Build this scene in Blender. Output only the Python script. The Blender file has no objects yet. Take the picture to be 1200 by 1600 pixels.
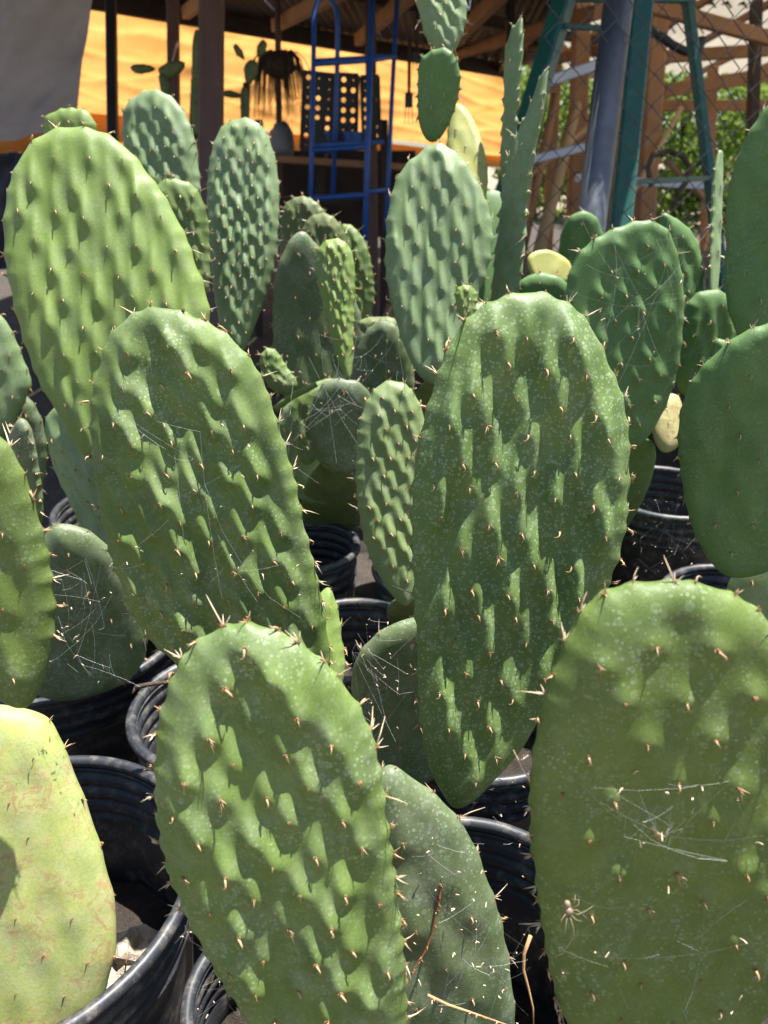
import bpy, bmesh, math, random
import numpy as np
from mathutils import Vector, Matrix, noise
S = bpy.context.scene
COL = S.collection
R = math.radians
random.seed(7)
# ------------------------------------------------------------ camera
CH, PITCH, F = 0.98, R(25), 1200.0
cp, sp_ = math.cos(PITCH), math.sin(PITCH)
CAM = Vector((0, 0, CH))
cd = bpy.data.cameras.new('camera'); cam = bpy.data.objects.new('camera', cd); COL.objects.link(cam)
cam.location = CAM; cam.rotation_euler = (R(90) - PITCH, 0, 0)
cd.sensor_fit = 'VERTICAL'; cd.sensor_height = 36; cd.lens = 27
cd.clip_start = .01; cd.clip_end = 500
cd.dof.use_dof = True; cd.dof.focus_distance = .68; cd.dof.aperture_fstop = 8.5
S.camera = cam
# ------------------------------------------------------------ light
SUN = Vector((.25, .17, .95)).normalized()
EL = math.asin(SUN.z); AZ = math.atan2(SUN.x, SUN.y)
w = bpy.data.worlds.new('World'); S.world = w; w.use_nodes = True
nt = w.node_tree; sky = nt.nodes.new('ShaderNodeTexSky'); sky.sky_type = 'NISHITA'; sky.sun_disc = False
sky.sun_elevation = EL; sky.sun_rotation = AZ
nt.links.new(sky.outputs[0], nt.nodes['Background'].inputs[0]); nt.nodes['Background'].inputs[1].default_value = .06
ld = bpy.data.lights.new('sun', 'SUN'); lo = bpy.data.objects.new('sun', ld); COL.objects.link(lo)
ld.energy = 5.0; ld.angle = R(.5); ld.color = (1, .96, .9)
lo.rotation_euler = SUN.to_track_quat('Z', 'Y').to_euler()
S.view_settings.view_transform = 'Standard'; S.view_settings.look = 'None'; S.view_settings.gamma = 1
S.view_settings.exposure = 1.55
S.view_settings.use_curve_mapping = False
S.cycles.max_bounces = 8; S.cycles.diffuse_bounces = 4

# ------------------------------------------------------------ pixel -> place helpers
def ray(u, v):
    a, b = (u - 600) / F, (800 - v) / F
    return Vector((a, cp + b * sp_, -sp_ + b * cp))
def U(u, v, d): return CAM + ray(u, v) * d
def UZ(u, v, z):
    r = ray(u, v); return CAM + r * ((z - CH) / r.z)

# ------------------------------------------------------------ materials
def newmat(name, rough=.6, spec=.5, metal=0):
    m = bpy.data.materials.new(name); m.use_nodes = True
    p = m.node_tree.nodes['Principled BSDF']
    p.inputs['Roughness'].default_value = rough; p.inputs['Specular IOR Level'].default_value = spec
    p.inputs['Metallic'].default_value = metal
    return m, m.node_tree, p
def mixc(t, a, b, fac, mode='MIX'):
    n = t.nodes.new('ShaderNodeMix'); n.data_type = 'RGBA'; n.blend_type = mode
    for i, x in ((6, a), (7, b), (0, fac)):
        if isinstance(x, (tuple, list)): n.inputs[i].default_value = (*x[:3], 1)
        elif isinstance(x, (int, float)): n.inputs[i].default_value = x
        else: t.links.new(x, n.inputs[i])
    return n.outputs[2]
def tnoise(t, scale, detail=4, rough=.6, vec=None, dist=0):
    n = t.nodes.new('ShaderNodeTexNoise'); n.inputs['Scale'].default_value = scale
    n.inputs['Detail'].default_value = detail; n.inputs['Roughness'].default_value = rough
    n.inputs['Distortion'].default_value = dist
    if vec is not None: t.links.new(vec, n.inputs['Vector'])
    return n.outputs['Fac']
def ramp(t, x, lo, hi, a=0, b=1):
    n = t.nodes.new('ShaderNodeMapRange'); n.inputs[1].default_value = lo; n.inputs[2].default_value = hi
    n.inputs[3].default_value = a; n.inputs[4].default_value = b; t.links.new(x, n.inputs[0]); return n.outputs[0]
def mth(t, op, a, b=None):
    n = t.nodes.new('ShaderNodeMath'); n.operation = op
    for i, x in enumerate((a, b)):
        if x is None: continue
        if isinstance(x, (int, float)): n.inputs[i].default_value = x
        else: t.links.new(x, n.inputs[i])
    return n.outputs[0]
def coord(t, which='Object', scale=None):
    c = t.nodes.new('ShaderNodeTexCoord').outputs[which]
    if scale:
        m = t.nodes.new('ShaderNodeMapping'); m.inputs['Scale'].default_value = scale
        t.links.new(c, m.inputs[0]); return m.outputs[0]
    return c
def bump(t, p, h, strength=.3, dist=.002):
    b = t.nodes.new('ShaderNodeBump'); b.inputs['Strength'].default_value = strength; b.inputs['Distance'].default_value = dist
    t.links.new(h, b.inputs['Height']); t.links.new(b.outputs[0], p.inputs['Normal'])

def pad_mat(name, light, dark, spots=.35, rough=.5, scar=0., bloom=.25, dense=False):
    m, t, p = newmat(name, rough, .34)
    vec = coord(t)
    oi = t.nodes.new('ShaderNodeObjectInfo').outputs['Random']
    big = ramp(t, tnoise(t, 14, 5, .6, vec, .3), .32, .68)
    c = mixc(t, dark, light, big)
    # waxy bloom: pale grey film in patches; also paints in a lit sheen
    bl = ramp(t, tnoise(t, 38, 6, .7, vec), .45, .75, 0, bloom)
    c = mixc(t, c, tuple(.5 * x + .17 for x in light), bl)
    fine = ramp(t, tnoise(t, 420, 3, .7, vec), .3, .7, .86, 1.12)
    n = t.nodes.new('ShaderNodeVectorMath'); n.operation = 'SCALE'; t.links.new(c, n.inputs[0]); t.links.new(fine, n.inputs['Scale'])
    c = n.outputs[0]
    # water marks: small pale rings and dots of different sizes
    for sc, amt in ((150, .45), (340, .9)) if not dense else ((190, .4), (380, .7)):
        v = t.nodes.new('ShaderNodeTexVoronoi'); v.inputs['Scale'].default_value = sc; t.links.new(vec, v.inputs['Vector'])
        sep = t.nodes.new('ShaderNodeSeparateColor'); t.links.new(v.outputs['Color'], sep.inputs[0])
        rad = ramp(t, sep.outputs[0], 0, 1, .08, .40)
        d = mth(t, 'SUBTRACT', v.outputs['Distance'], rad)
        ring = ramp(t, mth(t, 'ABSOLUTE', d), .0, .10, 1, 0)
        inner = ramp(t, d, -.05, .02, .45, 0)
        on = mth(t, 'GREATER_THAN', sep.outputs[1], .42)
        patch = ramp(t, tnoise(t, 20, 3, .6, vec), *((.2, .45) if dense else (.4, .62)))
        k = mth(t, 'MULTIPLY', mth(t, 'MULTIPLY', mth(t, 'MAXIMUM', ring, inner), on), mth(t, 'MULTIPLY', patch, spots * amt))
        c = mixc(t, c, (.42, .50, .36), k)
    # cork scars
    if scar:
        sc_ = mth(t, 'MULTIPLY', ramp(t, tnoise(t, 75, 8, .8, vec, 1.2), .51, .55, 0, scar), ramp(t, tnoise(t, 17, 3, .6, vec), .47, .54))
        c = mixc(t, c, (.40, .36, .17), mth(t, 'MULTIPLY', ramp(t, tnoise(t, 60, 8, .8, vec, 1.2), .48, .6, 0, .6), ramp(t, tnoise(t, 17, 3, .6, vec), .42, .5)))
        c = mixc(t, c, (.29, .20, .09), sc_)
    # dust specks
    du = ramp(t, tnoise(t, 900, 2, .5, vec), .68, .74, 0, .5)
    c = mixc(t, c, (.45, .42, .32), du)
    t.links.new(c, p.inputs['Base Color'])
    t.links.new(ramp(t, tnoise(t, 60, 4, .6, vec), .3, .7, rough - .08, rough + .15), p.inputs['Roughness'])
    bump(t, p, tnoise(t, 330, 5, .7, vec), .22, .0012)
    p.inputs['Subsurface Weight'].default_value = .07
    p.inputs['Subsurface Radius'].default_value = (.3, .5, .12); p.inputs['Subsurface Scale'].default_value = .006
    return m
def simple(name, col, col2=None, rough=.6, scale=20, stretch=None, b=.3, bd=.002, metal=0, spec=.5, dusty=0):
    m, t, p = newmat(name, rough, spec, metal)
    vec = coord(t, 'Object', stretch or (1, 1, 1))
    n = ramp(t, tnoise(t, scale, 6, .65, vec, .4), .3, .7)
    c = mixc(t, col, col2 or tuple(x * .6 for x in col), n)
    if dusty:
        d = ramp(t, tnoise(t, scale * 2.5, 7, .75, coord(t)), .5, .72, 0, dusty)
        c = mixc(t, c, (.30, .27, .22), d)
    t.links.new(c, p.inputs['Base Color'])
    if b: bump(t, p, tnoise(t, scale * 6, 5, .7, vec), b, bd)
    return m
def trans(name, col, col2, scale=3, fac=.8, seams=0):
    m = bpy.data.materials.new(name); m.use_nodes = True; t = m.node_tree
    t.nodes.remove(t.nodes['Principled BSDF']); out = t.nodes['Material Output']
    n = ramp(t, tnoise(t, scale, 6, .6, coord(t, 'Object', (1, 1, 2.5)), .6), .3, .7)
    c = mixc(t, col, col2, n)
    a = t.nodes.new('ShaderNodeBsdfTranslucent'); d = t.nodes.new('ShaderNodeBsdfDiffuse'); mx = t.nodes.new('ShaderNodeMixShader')
    t.links.new(c, a.inputs[0]); t.links.new(c, d.inputs[0]); mx.inputs[0].default_value = fac
    t.links.new(d.outputs[0], mx.inputs[1]); t.links.new(a.outputs[0], mx.inputs[2]); t.links.new(mx.outputs[0], out.inputs[0])
    return m
M = {
 'green': pad_mat('cactus_green', (.155, .225, .055), (.09, .145, .034), .65, bloom=.4),
 'spotted': pad_mat('cactus_spotted_green', (.14, .21, .055), (.08, .14, .033), .8, dense=True),
 'fresh': pad_mat('cactus_fresh_green', (.19, .27, .06), (.135, .21, .045), .25, bloom=.35),
 'palegreen': pad_mat('cactus_pale_green', (.20, .265, .095), (.14, .20, .07), .3, bloom=.4),
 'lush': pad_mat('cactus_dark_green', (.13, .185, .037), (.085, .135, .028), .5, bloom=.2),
 'grey': pad_mat('cactus_grey_green', (.185, .265, .11), (.125, .19, .078), .35, bloom=.45),
 'blue': pad_mat('cactus_dusty_green', (.125, .165, .07), (.075, .11, .048), .6, bloom=.5),
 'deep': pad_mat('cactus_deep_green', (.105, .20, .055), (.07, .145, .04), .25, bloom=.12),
 'olive': pad_mat('cactus_olive', (.14, .175, .05), (.08, .11, .035), .4),
 'yellow': pad_mat('cactus_yellow', (.36, .375, .10), (.20, .26, .09), .15, scar=.9, bloom=.6),
 'pale': pad_mat('cactus_pale_yellow', (.42, .38, .10), (.28, .32, .09), .2),
 'corky': pad_mat('cactus_corky', (.45, .40, .18), (.25, .25, .10), .1, scar=.9),
 'spine': simple('spine_tan', (.55, .42, .25), (.42, .22, .10), .5, 300, b=0),
 'spine_pale': simple('spine_ivory', (.72, .62, .46), (.60, .42, .25), .5, 300, b=0),
 'tuft': simple('areole_brown', (.24, .095, .04), (.36, .19, .08), .8, 500, b=0),
 'pot': simple('black_plastic', (.020, .022, .028), (.032, .035, .042), .46, 18, b=.2, bd=.001, spec=.5, dusty=.5),
 'soil': simple('potting_soil', (.03, .022, .016), (.085, .062, .045), .95, 60, b=1, bd=.01),
 'ground': simple('dark_earth', (.035, .027, .021), (.075, .058, .045), .95, 9, b=1, bd=.02, dusty=.15),
 'dirt': simple('pale_dirt', (.30, .24, .17), (.20, .16, .11), .95, 2, b=.6, bd=.02),
 'stone': simple('limestone', (.50, .43, .34), (.36, .30, .23), .9, 40, b=1, bd=.004),
 'bark': simple('bark', (.16, .11, .07), (.09, .06, .04), .9, 30, b=1, bd=.01),
 'straw': simple('dry_straw', (.50, .33, .16), (.34, .17, .07), .7, 150, b=.2),
 'redtwig': simple('red_twig', (.26, .10, .05), (.16, .06, .03), .7, 200, b=.4, bd=.0006),
 'wood': simple('weathered_wood', (.40, .21, .10), (.26, .13, .065), .75, 6, (1, 1, 1), b=.5, bd=.004),
 'wood_pale': simple('new_wood', (.48, .32, .17), (.36, .22, .11), .7, 6, b=.3, bd=.003),
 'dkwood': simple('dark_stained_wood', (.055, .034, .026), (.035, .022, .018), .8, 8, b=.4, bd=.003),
 'brown': simple('brown_painted_steel', (.15, .085, .065), (.11, .062, .05), .55, 10, b=.15),
 'black': simple('black_steel', (.02, .02, .022), (.03, .028, .028), .5, 10, b=.1),
 'bluep': simple('blue_paint', (.02, .11, .42), (.015, .08, .32), .4, 12, b=.1, dusty=.1),
 'greenp': simple('green_paint', (.01, .10, .072), (.012, .07, .055), .4, 12, b=.1, dusty=.12),
 'galv': simple('galvanised_steel', (.15, .16, .18), (.10, .11, .125), .45, 25, b=.15, metal=.55),
 'wire': simple('fence_wire', (.10, .105, .11), (.06, .06, .065), .5, 40, b=0, metal=.5),
 'alu': simple('pale_metal', (.52, .55, .62), (.42, .45, .52), .4, 12, b=.1, metal=.3),
 'board': simple('black_tray_plastic', (.02, .021, .027), (.03, .031, .036), .5, 20, b=.1),
 'darkleaf': simple('dead_leaf_brown', (.09, .055, .03), (.05, .03, .02), .8, 30, b=.2),
 'web': simple('spider_silk', (.42, .42, .40), (.3, .3, .3), .4, 50, b=0),
 'spider': simple('spider_tan', (.30, .23, .15), (.20, .15, .10), .6, 300, b=0),
 'white': simple('white_plastic', (.25, .25, .26), (.18, .18, .2), .5, 20, b=.1),
 'ytarp': trans('yellow_tarp', (.44, .19, .045), (.56, .28, .085), 2.2, .8),  # darker tone of the stretched noise paints in wrinkle shade
 'otarp': trans('orange_tarp', (.62, .25, .05), (.52, .19, .04), 2, .7),
 'gtarp': trans('grey_tarp', (.46, .44, .44), (.36, .34, .35), 3, .5),
 'roofp': trans('cream_roof_panel', (.46, .42, .34), (.34, .31, .25), 2, .42),
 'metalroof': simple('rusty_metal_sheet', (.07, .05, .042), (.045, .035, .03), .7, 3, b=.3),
 'leaf': trans('tree_leaf', (.14, .22, .04), (.24, .32, .07), 4, .35),
}
# ------------------------------------------------------------ object helpers
def link(name, me, parent=None, mats=(), mw=None):
    o = bpy.data.objects.new(name, me); COL.objects.link(o)
    for m in mats:
        if len(me.materials) < len(mats): me.materials.append(M[m])
    if mw is not None: o.matrix_basis = mw
    if parent is not None: o.parent = parent
    return o
def tag(o, label=None, cat=None, group=None, kind=None):
    if label: o['label'] = label
    if cat: o['category'] = cat
    if group: o['group'] = group
    if kind: o['kind'] = kind
    return o
def empty(name, loc, label, cat, group=None):
    o = bpy.data.objects.new(name, None); COL.objects.link(o); o.location = loc; o.empty_display_size = .05
    return tag(o, label, cat, group)
def mesh(name, vs, fs, smooth=False, mi=None):
    me = bpy.data.meshes.new(name); me.from_pydata([tuple(v) for v in vs], [], fs)
    if smooth: me.polygons.foreach_set('use_smooth', [True] * len(fs))
    if mi is not None: me.polygons.foreach_set('material_index', mi)
    me.update(); return me
class MB:                                           # collects shapes for ONE mesh
    def __init__(s): s.v = []; s.f = []; s.m = []
    def add(s, vs, fs, mi=0):
        b = len(s.v); s.v += [Vector(v) for v in vs]; s.f += [tuple(i + b for i in f) for f in fs]; s.m += [mi] * len(fs); return s
    def box(s, p, q, w_, h_, up=Vector((0, 0, 1)), mi=0):
        p, q = Vector(p), Vector(q); d = (q - p).normalized()
        if abs(d.dot(up)) > .9: up = Vector((0, 1, 0))
        x = d.cross(up).normalized() * w_ / 2; y = x.cross(d).normalized() * h_ / 2
        b = min(w_, h_) * .12
        prof = [(-1, -1), (1, -1), (1, 1), (-1, 1)]; ring = []
        for (a, c) in prof:                         # chamfered section
            ax = x.length; cy = y.length
            k1 = (a * (1 - b / ax), c); k2 = (a, c * (1 - b / cy))
            ring += [k1, k2] if a * c > 0 else [k2, k1]
        ring.sort(key=lambda k: math.atan2(k[1], k[0]))
        vs = [p + x * a + y * c for a, c in ring] + [q + x * a + y * c for a, c in ring]; n = len(ring)
        fs = [(i, (i + 1) % n, n + (i + 1) % n, n + i) for i in range(n)] + [tuple(range(n - 1, -1, -1)), tuple(range(n, 2 * n))]
        return s.add(vs, fs, mi)
    def tube(s, pts, r, n=6, r2=None, mi=0, cap=True):
        pts = [Vector(p) for p in pts]; k = len(pts); vs = []; prev = None
        for i, p in enumerate(pts):
            d = (pts[min(i + 1, k - 1)] - pts[max(i - 1, 0)]).normalized()
            if prev is None: x = d.orthogonal().normalized()
            else: x = (prev - d * prev.dot(d)).normalized()
            prev = x; y = d.cross(x)
            rr = r if r2 is None else r + (r2 - r) * i / (k - 1)
            vs += [p + (x * math.cos(2 * math.pi * j / n) + y * math.sin(2 * math.pi * j / n)) * rr for j in range(n)]
        fs = [(i * n + j, i * n + (j + 1) % n, (i + 1) * n + (j + 1) % n, (i + 1) * n + j) for i in range(k - 1) for j in range(n)]
        if cap: fs += [tuple(range(n - 1, -1, -1)), tuple(range((k - 1) * n, k * n))]
        return s.add(vs, fs, mi)
    def cone(s, p, d, r, l, n=4, bend=None, mi=0):
        d = Vector(d).normalized(); p = Vector(p); b = bend or Vector((0, 0, 0))
        return s.tube([p, p + d * l * .5 + b * l * .12, p + d * l + b * l * .5], r, n, r * .12, mi)
    def build(s, name, parent=None, mats=('black',), smooth=False, mw=None):
        return link(name, mesh(name, s.v, s.f, smooth, s.m), parent, mats, mw)

# areole / spine variants (shared meshes), local z = outwards, y = towards pad tip
rnd = random.Random(3)
def areole_mesh(i, spines, long_, leaf):
    mb = MB()
    for k in range(9):
        a = rnd.uniform(0, 6.28); q = rnd.uniform(.1, .75)
        mb.cone((rnd.uniform(-.0008, .0008), rnd.uniform(-.0008, .0008), -.0008), (math.cos(a) * q, math.sin(a) * q, 1), .00055, rnd.uniform(.0020, .0036), 3, mi=0)
    for k in range(spines):
        a = rnd.uniform(0, 6.28) if k else -1.2; q = rnd.uniform(.3, 1.0)
        l = rnd.uniform(.004, .0075) * (2.3 if (long_ and k == 0) else 1)
        mb.cone((0, 0, 0), (math.cos(a) * q, math.sin(a) * q, 1), .00055 if l < .012 else .0007, l, 4, Vector((rnd.uniform(-.5, .5), -.4, 0)), mi=1 if not long_ else 2)
    if leaf:                                        # dried curled leaf of the young pad
        a = rnd.uniform(-2.4, -.7); pts = []
        for j in range(6):
            s_ = j / 5; pts.append((math.cos(a) * .0045 * s_ + .0014 * math.sin(s_ * 3), math.sin(a) * .0060 * s_, .0012 + .0030 * math.sin(s_ * 2.6)))
        mb.tube(pts, .0008, 5, .0002, mi=1)
    me = mesh('areole', mb.v, mb.f, True, mb.m)
    for m in ('tuft', 'spine', 'spine_pale'): me.materials.append(M[m])
    return me, mb
FACE = [areole_mesh(i, s, False, l) for i, (s, l) in enumerate([(0, 1), (1, 1), (2, 0), (0, 0), (1, 0), (3, 0), (0, 1)])]
RIM = [areole_mesh(i, s, L, l) for i, (s, L, l) in enumerate([(3, True, 0), (2, False, 0), (4, True, 0), (2, False, 1), (3, False, 0), (5, True, 0), (3, False, 1)])]

def catmull(pts, n=8):
    out = []; k = len(pts); P = np.array(pts, float)
    for i in range(k):
        a, b, c, d = P[i - 1], P[i], P[(i + 1) % k], P[(i + 2) % k]
        for j in range(n):
            t = j / n
            out.append(.5 * ((2 * b) + (-a + c) * t + (2 * a - 5 * b + 4 * c - d) * t * t + (-a + 3 * b - 3 * c + d) * t ** 3))
    return np.array(out)

def pad(plant, pts, base, depth, yaw=0, tilt=15, sp=.03, A=.004, mat='green', T=.009, lod=1, bow=0., tipb=0., spiny=.6, rimsp=None, label=None, seed=0, name='pad', sx=.25, up=.85, dn=.36, wr=1.5, und=.12, face=None, rimamp=None, vsh=0):
    rg = random.Random(seed * 97 + int(base[0]) * 13 + int(base[1])); nr = np.random.RandomState(rg.randint(0, 9999))
    y_, t_ = R(yaw), R(tilt)
    n = Vector((math.sin(y_) * math.cos(t_), -math.cos(y_) * math.cos(t_), math.sin(t_)))
    P0 = U(base[0], base[1], depth)
    def hit(u, v):
        r = ray(u, v); return CAM + r * ((P0 - CAM).dot(n) / r.dot(n))
    pv0, pv1 = min(q[1] for q in pts), max(q[1] for q in pts)
    pts = [(u, v + vsh * max(0, 1 - (v - pv0) / (.6 * (pv1 - pv0)))) for u, v in pts]
    W = [hit(u, v) for u, v in catmull(pts, 6)]
    cen = sum(W, Vector()) / len(W)
    Y = (cen - P0).normalized(); Y = (Y - n * Y.dot(n)).normalized(); X = Y.cross(n).normalized()
    Mx = Matrix((X, Y, n)).transposed().to_4x4(); Mx.translation = P0
    O = np.array([((p - P0).dot(X), (p - P0).dot(Y)) for p in W])
    # centre of the box of the outline, polar resample
    c = np.array([(O[:, 0].min() + O[:, 0].max()) / 2, (O[:, 1].min() + O[:, 1].max()) / 2])
    c = .5 * c + .5 * O.mean(0)
    D = O - c; ang = np.arctan2(D[:, 1], D[:, 0]); rad = np.hypot(D[:, 0], D[:, 1])
    o = np.argsort(ang); ang, rad = ang[o], rad[o]
    NP = int({2: 260, 1: 150, 0: 64}[lod]); NR = {2: 74, 1: 40, 0: 14}[lod]
    # angles spaced evenly along the outline
    fa = np.linspace(-math.pi, math.pi, 1440, endpoint=False); fr = np.interp(fa, ang, rad, period=2 * math.pi)
    k = np.ones(5) / 5; fr = np.convolve(np.r_[fr[-2:], fr, fr[:2]], k, 'valid')
    fx, fy = c[0] + fr * np.cos(fa), c[1] + fr * np.sin(fa)
    seg = np.hypot(np.diff(np.r_[fx, fx[0]]), np.diff(np.r_[fy, fy[0]])); cum = np.r_[0, np.cumsum(seg)]; per = cum[-1]
    def onrim(s): return np.interp(s % per, cum, np.r_[fa, fa[0] + 2 * math.pi])
    av = onrim(np.linspace(0, per, NP, endpoint=False)); rv = np.interp(av, fa, fr, period=2 * math.pi)
    # rim areoles
    rs = rimsp or sp * .8; nrim = max(6, int(per / rs)); rimA = []
    for i in range(nrim):
        s_ = (i + rg.uniform(-.22, .22)) * per / nrim; a = float(onrim(s_)); rr = float(np.interp(a, fa, fr, period=2 * math.pi))
        q = np.array([c[0] + rr * math.cos(a), c[1] + rr * math.sin(a)])
        if q[1] < .16 * O[:, 1].max() and abs(q[0]) < .05: continue
        rimA.append((s_ % per, q, a))
    sv = np.linspace(0, per, NP, endpoint=False)
    dr = np.zeros(NP); ra = rimamp if rimamp is not None else min(.0026, A * .5 + .0008)
    for s_, q, a in rimA:
        dd = np.abs(sv - s_); dd = np.minimum(dd, per - dd); dr += ra * np.exp(-(dd / (rs * .26)) ** 2)
    rv = rv + dr - ra * .4 - .0030
    ox, oy = c[0] + rv * np.cos(av), c[1] + rv * np.sin(av)
    Rm = float(rv.mean())
    s = np.arange(1, NR + 1) / NR; rr = 1 - (1 - s) ** 1.45
    GX = c[0] + np.outer(rr, ox - c[0]); GY = c[1] + np.outer(rr, oy - c[1])
    pts2 = np.stack([GX.ravel(), GY.ravel()], 1)
    def edged(p):
        out = np.empty(len(p))
        a = np.stack([ox, oy], 1); b = np.roll(a, -1, 0); ab = b - a; L2 = (ab ** 2).sum(1)
        for i in range(0, len(p), 4000):
            q = p[i:i + 4000, None, :] - a[None]; tt = np.clip((q * ab).sum(2) / L2, 0, 1)
            out[i:i + 4000] = np.sqrt(((q - tt[..., None] * ab) ** 2).sum(2).min(1))
        return out
    ed = edged(pts2)
    # face areoles on a staggered grid
    xs0, xs1, ys0, ys1 = O[:, 0].min(), O[:, 0].max(), O[:, 1].min(), O[:, 1].max(); ar = []
    row = 0; yy = ys0 + sp * .3
    skew = rg.uniform(-.35, .35)
    while yy < ys1:
        xx = xs0 + (row % 2) * sp * .5 + rg.uniform(0, .04) * sp - sp
        while xx < xs1 + sp:
            q = np.array([xx + rg.uniform(-.12, .12) * sp + skew * .1 * (yy - c[1]), yy + rg.uniform(-.15, .15) * sp + skew * .2 * (xx - c[0])])
            a = math.atan2(q[1] - c[1], q[0] - c[0]); rq = math.hypot(*(q - c))
            re = float(np.interp(a, av, rv, period=2 * math.pi))
            if rq < re:
                e = edged(q[None])[0]
                if e > sp * .33: ar.append((q, e))
            xx += sp
        yy += sp * .8; row += 1
    amp = [A * 1.6 * rg.uniform(.55, 1.3) for _ in ar]
    ph = nr.uniform(0, 6.28, 6)
    def height(p, e):
        w_ = T * wr
        pr = np.sqrt(np.clip(1 - (1 - np.minimum(e / w_, 1)) ** 2, 0, 1))
        h = np.zeros(len(p))
        for (q, _), am in zip(ar, amp):
            dx = p[:, 0] - q[0]; dy = p[:, 1] - q[1] + .0 * sp
            dx = dx + .12 * dy
            msk = (np.abs(dx) < sp * 1.4) & (np.abs(dy) < sp * 2.4)
            dxx, dyy = dx[msk], dy[msk]
            g = np.where(dyy > 0, np.exp(-(dyy / (sp * up)) ** 2), np.exp(-(dyy / (sp * dn)) ** 2))
            h[msk] += am * g * np.exp(-(dxx / (sp * np.clip(sx * (1.15 - .35 * dyy / sp), sx * .55, sx * 1.4))) ** 2)
        for j in range(3):
            h += A * und * np.sin(p[:, 0] * (50 + 37 * j) + p[:, 1] * (28 - 31 * j) + ph[j])
        fade = np.clip(e / (T * 2.2), 0, 1); fade = fade * fade * (3 - 2 * fade)
        return T * pr, h * fade, pr
    L = ys1 - ys0
    def warp(p): return bow * ((p[:, 0] - c[0]) ** 2) + tipb * (np.clip(p[:, 1], 0, None) / L) ** 2 * L + .0018 * np.sin(p[:, 1] * 17 + ph[3]) * np.clip(1, 0, 1)
    tf, hf, pr = height(pts2, ed)
    wz = warp(pts2)
    zf = wz + tf + hf
    cf = np.array([[c[0], c[1]]]); tc, hc, _ = height(cf, edged(cf)); wc = warp(cf)
    V = [(c[0], c[1], float((wc + tc + hc)[0]))] + list(zip(pts2[:, 0], pts2[:, 1], zf))
    Fc = [(0, 1 + j, 1 + (j + 1) % NP) for j in range(NP)]
    for i in range(NR - 1):
        b0 = 1 + i * NP; b1 = b0 + NP
        Fc += [(b0 + j, b1 + j, b1 + (j + 1) % NP, b0 + (j + 1) % NP) for j in range(NP)]
    # back: fewer rings
    bi = sorted(set([NR - 2, NR - 3, NR - 5, int(NR * .8), int(NR * .6), int(NR * .4), int(NR * .2)]), reverse=True)
    prev = 1 + (NR - 1) * NP
    for i in bi:
        st = len(V); sl = slice(i * NP, (i + 1) * NP)
        V += list(zip(pts2[sl, 0], pts2[sl, 1], (wz - tf - hf * .5)[sl]))
        Fc += [(prev + j, st + j, st + (j + 1) % NP, prev + (j + 1) % NP) for j in range(NP)]
        prev = st
    V.append((c[0], c[1], float((wc - tc)[0]))); last = len(V) - 1
    Fc += [(prev + j, last, prev + (j + 1) % NP) for j in range(NP)]
    me = mesh('pad', V, Fc, True)
    po = link(name, me, plant, (mat,)); po.matrix_basis = Matrix.Translation(-plant.location) @ Mx
    if label: po['label'] = label
    # areoles
    places = []
    zfun = lambda q: float(sum(x[0] for x in (lambda a, b: (a[0], a[1], b))(height(q[None], edged(q[None])), warp(q[None]))))
    for (q, e) in ar:
        if rg.random() < .04: continue
        t0, h0, _ = height(q[None], edged(q[None])); z = float(t0[0] + h0[0] + warp(q[None])[0])
        rot = Matrix.Rotation(rg.uniform(-.5, .5), 4, 'Z') @ Matrix.Rotation(rg.uniform(.0, .5), 4, 'X')
        places.append((FACE[face] if face is not None else rg.choice(FACE), Matrix.Translation((q[0], q[1], z - .0003)) @ rot @ Matrix.Scale(rg.uniform(.7, 1.2), 4), 'areole'))
    for s_, q, a in rimA:
        d2 = Vector((math.cos(a), math.sin(a), 0)); r_ = float(np.interp(a, av, rv, period=2 * math.pi))
        zz = float(warp(q[None])[0]); off = rg.uniform(-.2, .55)
        dirv = (d2 + Vector((0, 0, off))).normalized()
        ps = Vector((c[0] + (r_ - .001) * math.cos(a), c[1] + (r_ - .001) * math.sin(a), zz + T * .55 * off))
        rot = dirv.to_track_quat('Z', 'Y').to_matrix().to_4x4() @ Matrix.Rotation(rg.uniform(0, 6.28), 4, 'Z')
        src = rg.choice(RIM) if rg.random() < spiny else rg.choice(FACE)
        places.append((src, Matrix.Translation(ps) @ rot @ Matrix.Scale(rg.uniform(.85, 1.4), 4), 'spine_cluster'))
    if lod == 2:
        for (me_, mb_), mt, nm in places:
            a_ = bpy.data.objects.new(nm, me_); COL.objects.link(a_); a_.parent = po; a_.matrix_basis = mt
    else:
        mb = MB()
        for (me_, mb_), mt, nm in places:
            mb.add([mt @ v for v in mb_.v], mb_.f); mb.m[-len(mb_.f):] = mb_.m
        so = mb.build('spines', po, ('tuft', 'spine', 'spine_pale')); so['kind'] = 'stuff'
    return po

# ------------------------------------------------------------ setting
gx = MB(); N = 60
vs = []; fs = []
for i in range(N + 1):
    for j in range(N + 1):
        x = -7 + 14 * i / N; y = -.5 + 13 * j / N
        vs.append((x, y, .012 * noise.noise((x * 5, y * 5, 0)) + .02 * noise.noise((x * 1.7, y * 1.7, 3))))
fs = [(i * (N + 1) + j, (i + 1) * (N + 1) + j, (i + 1) * (N + 1) + j + 1, i * (N + 1) + j + 1) for i in range(N) for j in range(N)]
tag(link('ground', mesh('ground', vs, fs, True), None, ('ground',)), kind='structure')
tag(link('dirt_yard', mesh('dirt_yard', [(-150, -150, -.06), (150, -150, -.06), (150, 250, -.06), (-150, 250, -.06)], [(0, 1, 2, 3)]), None, ('dirt',)), kind='structure')
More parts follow.
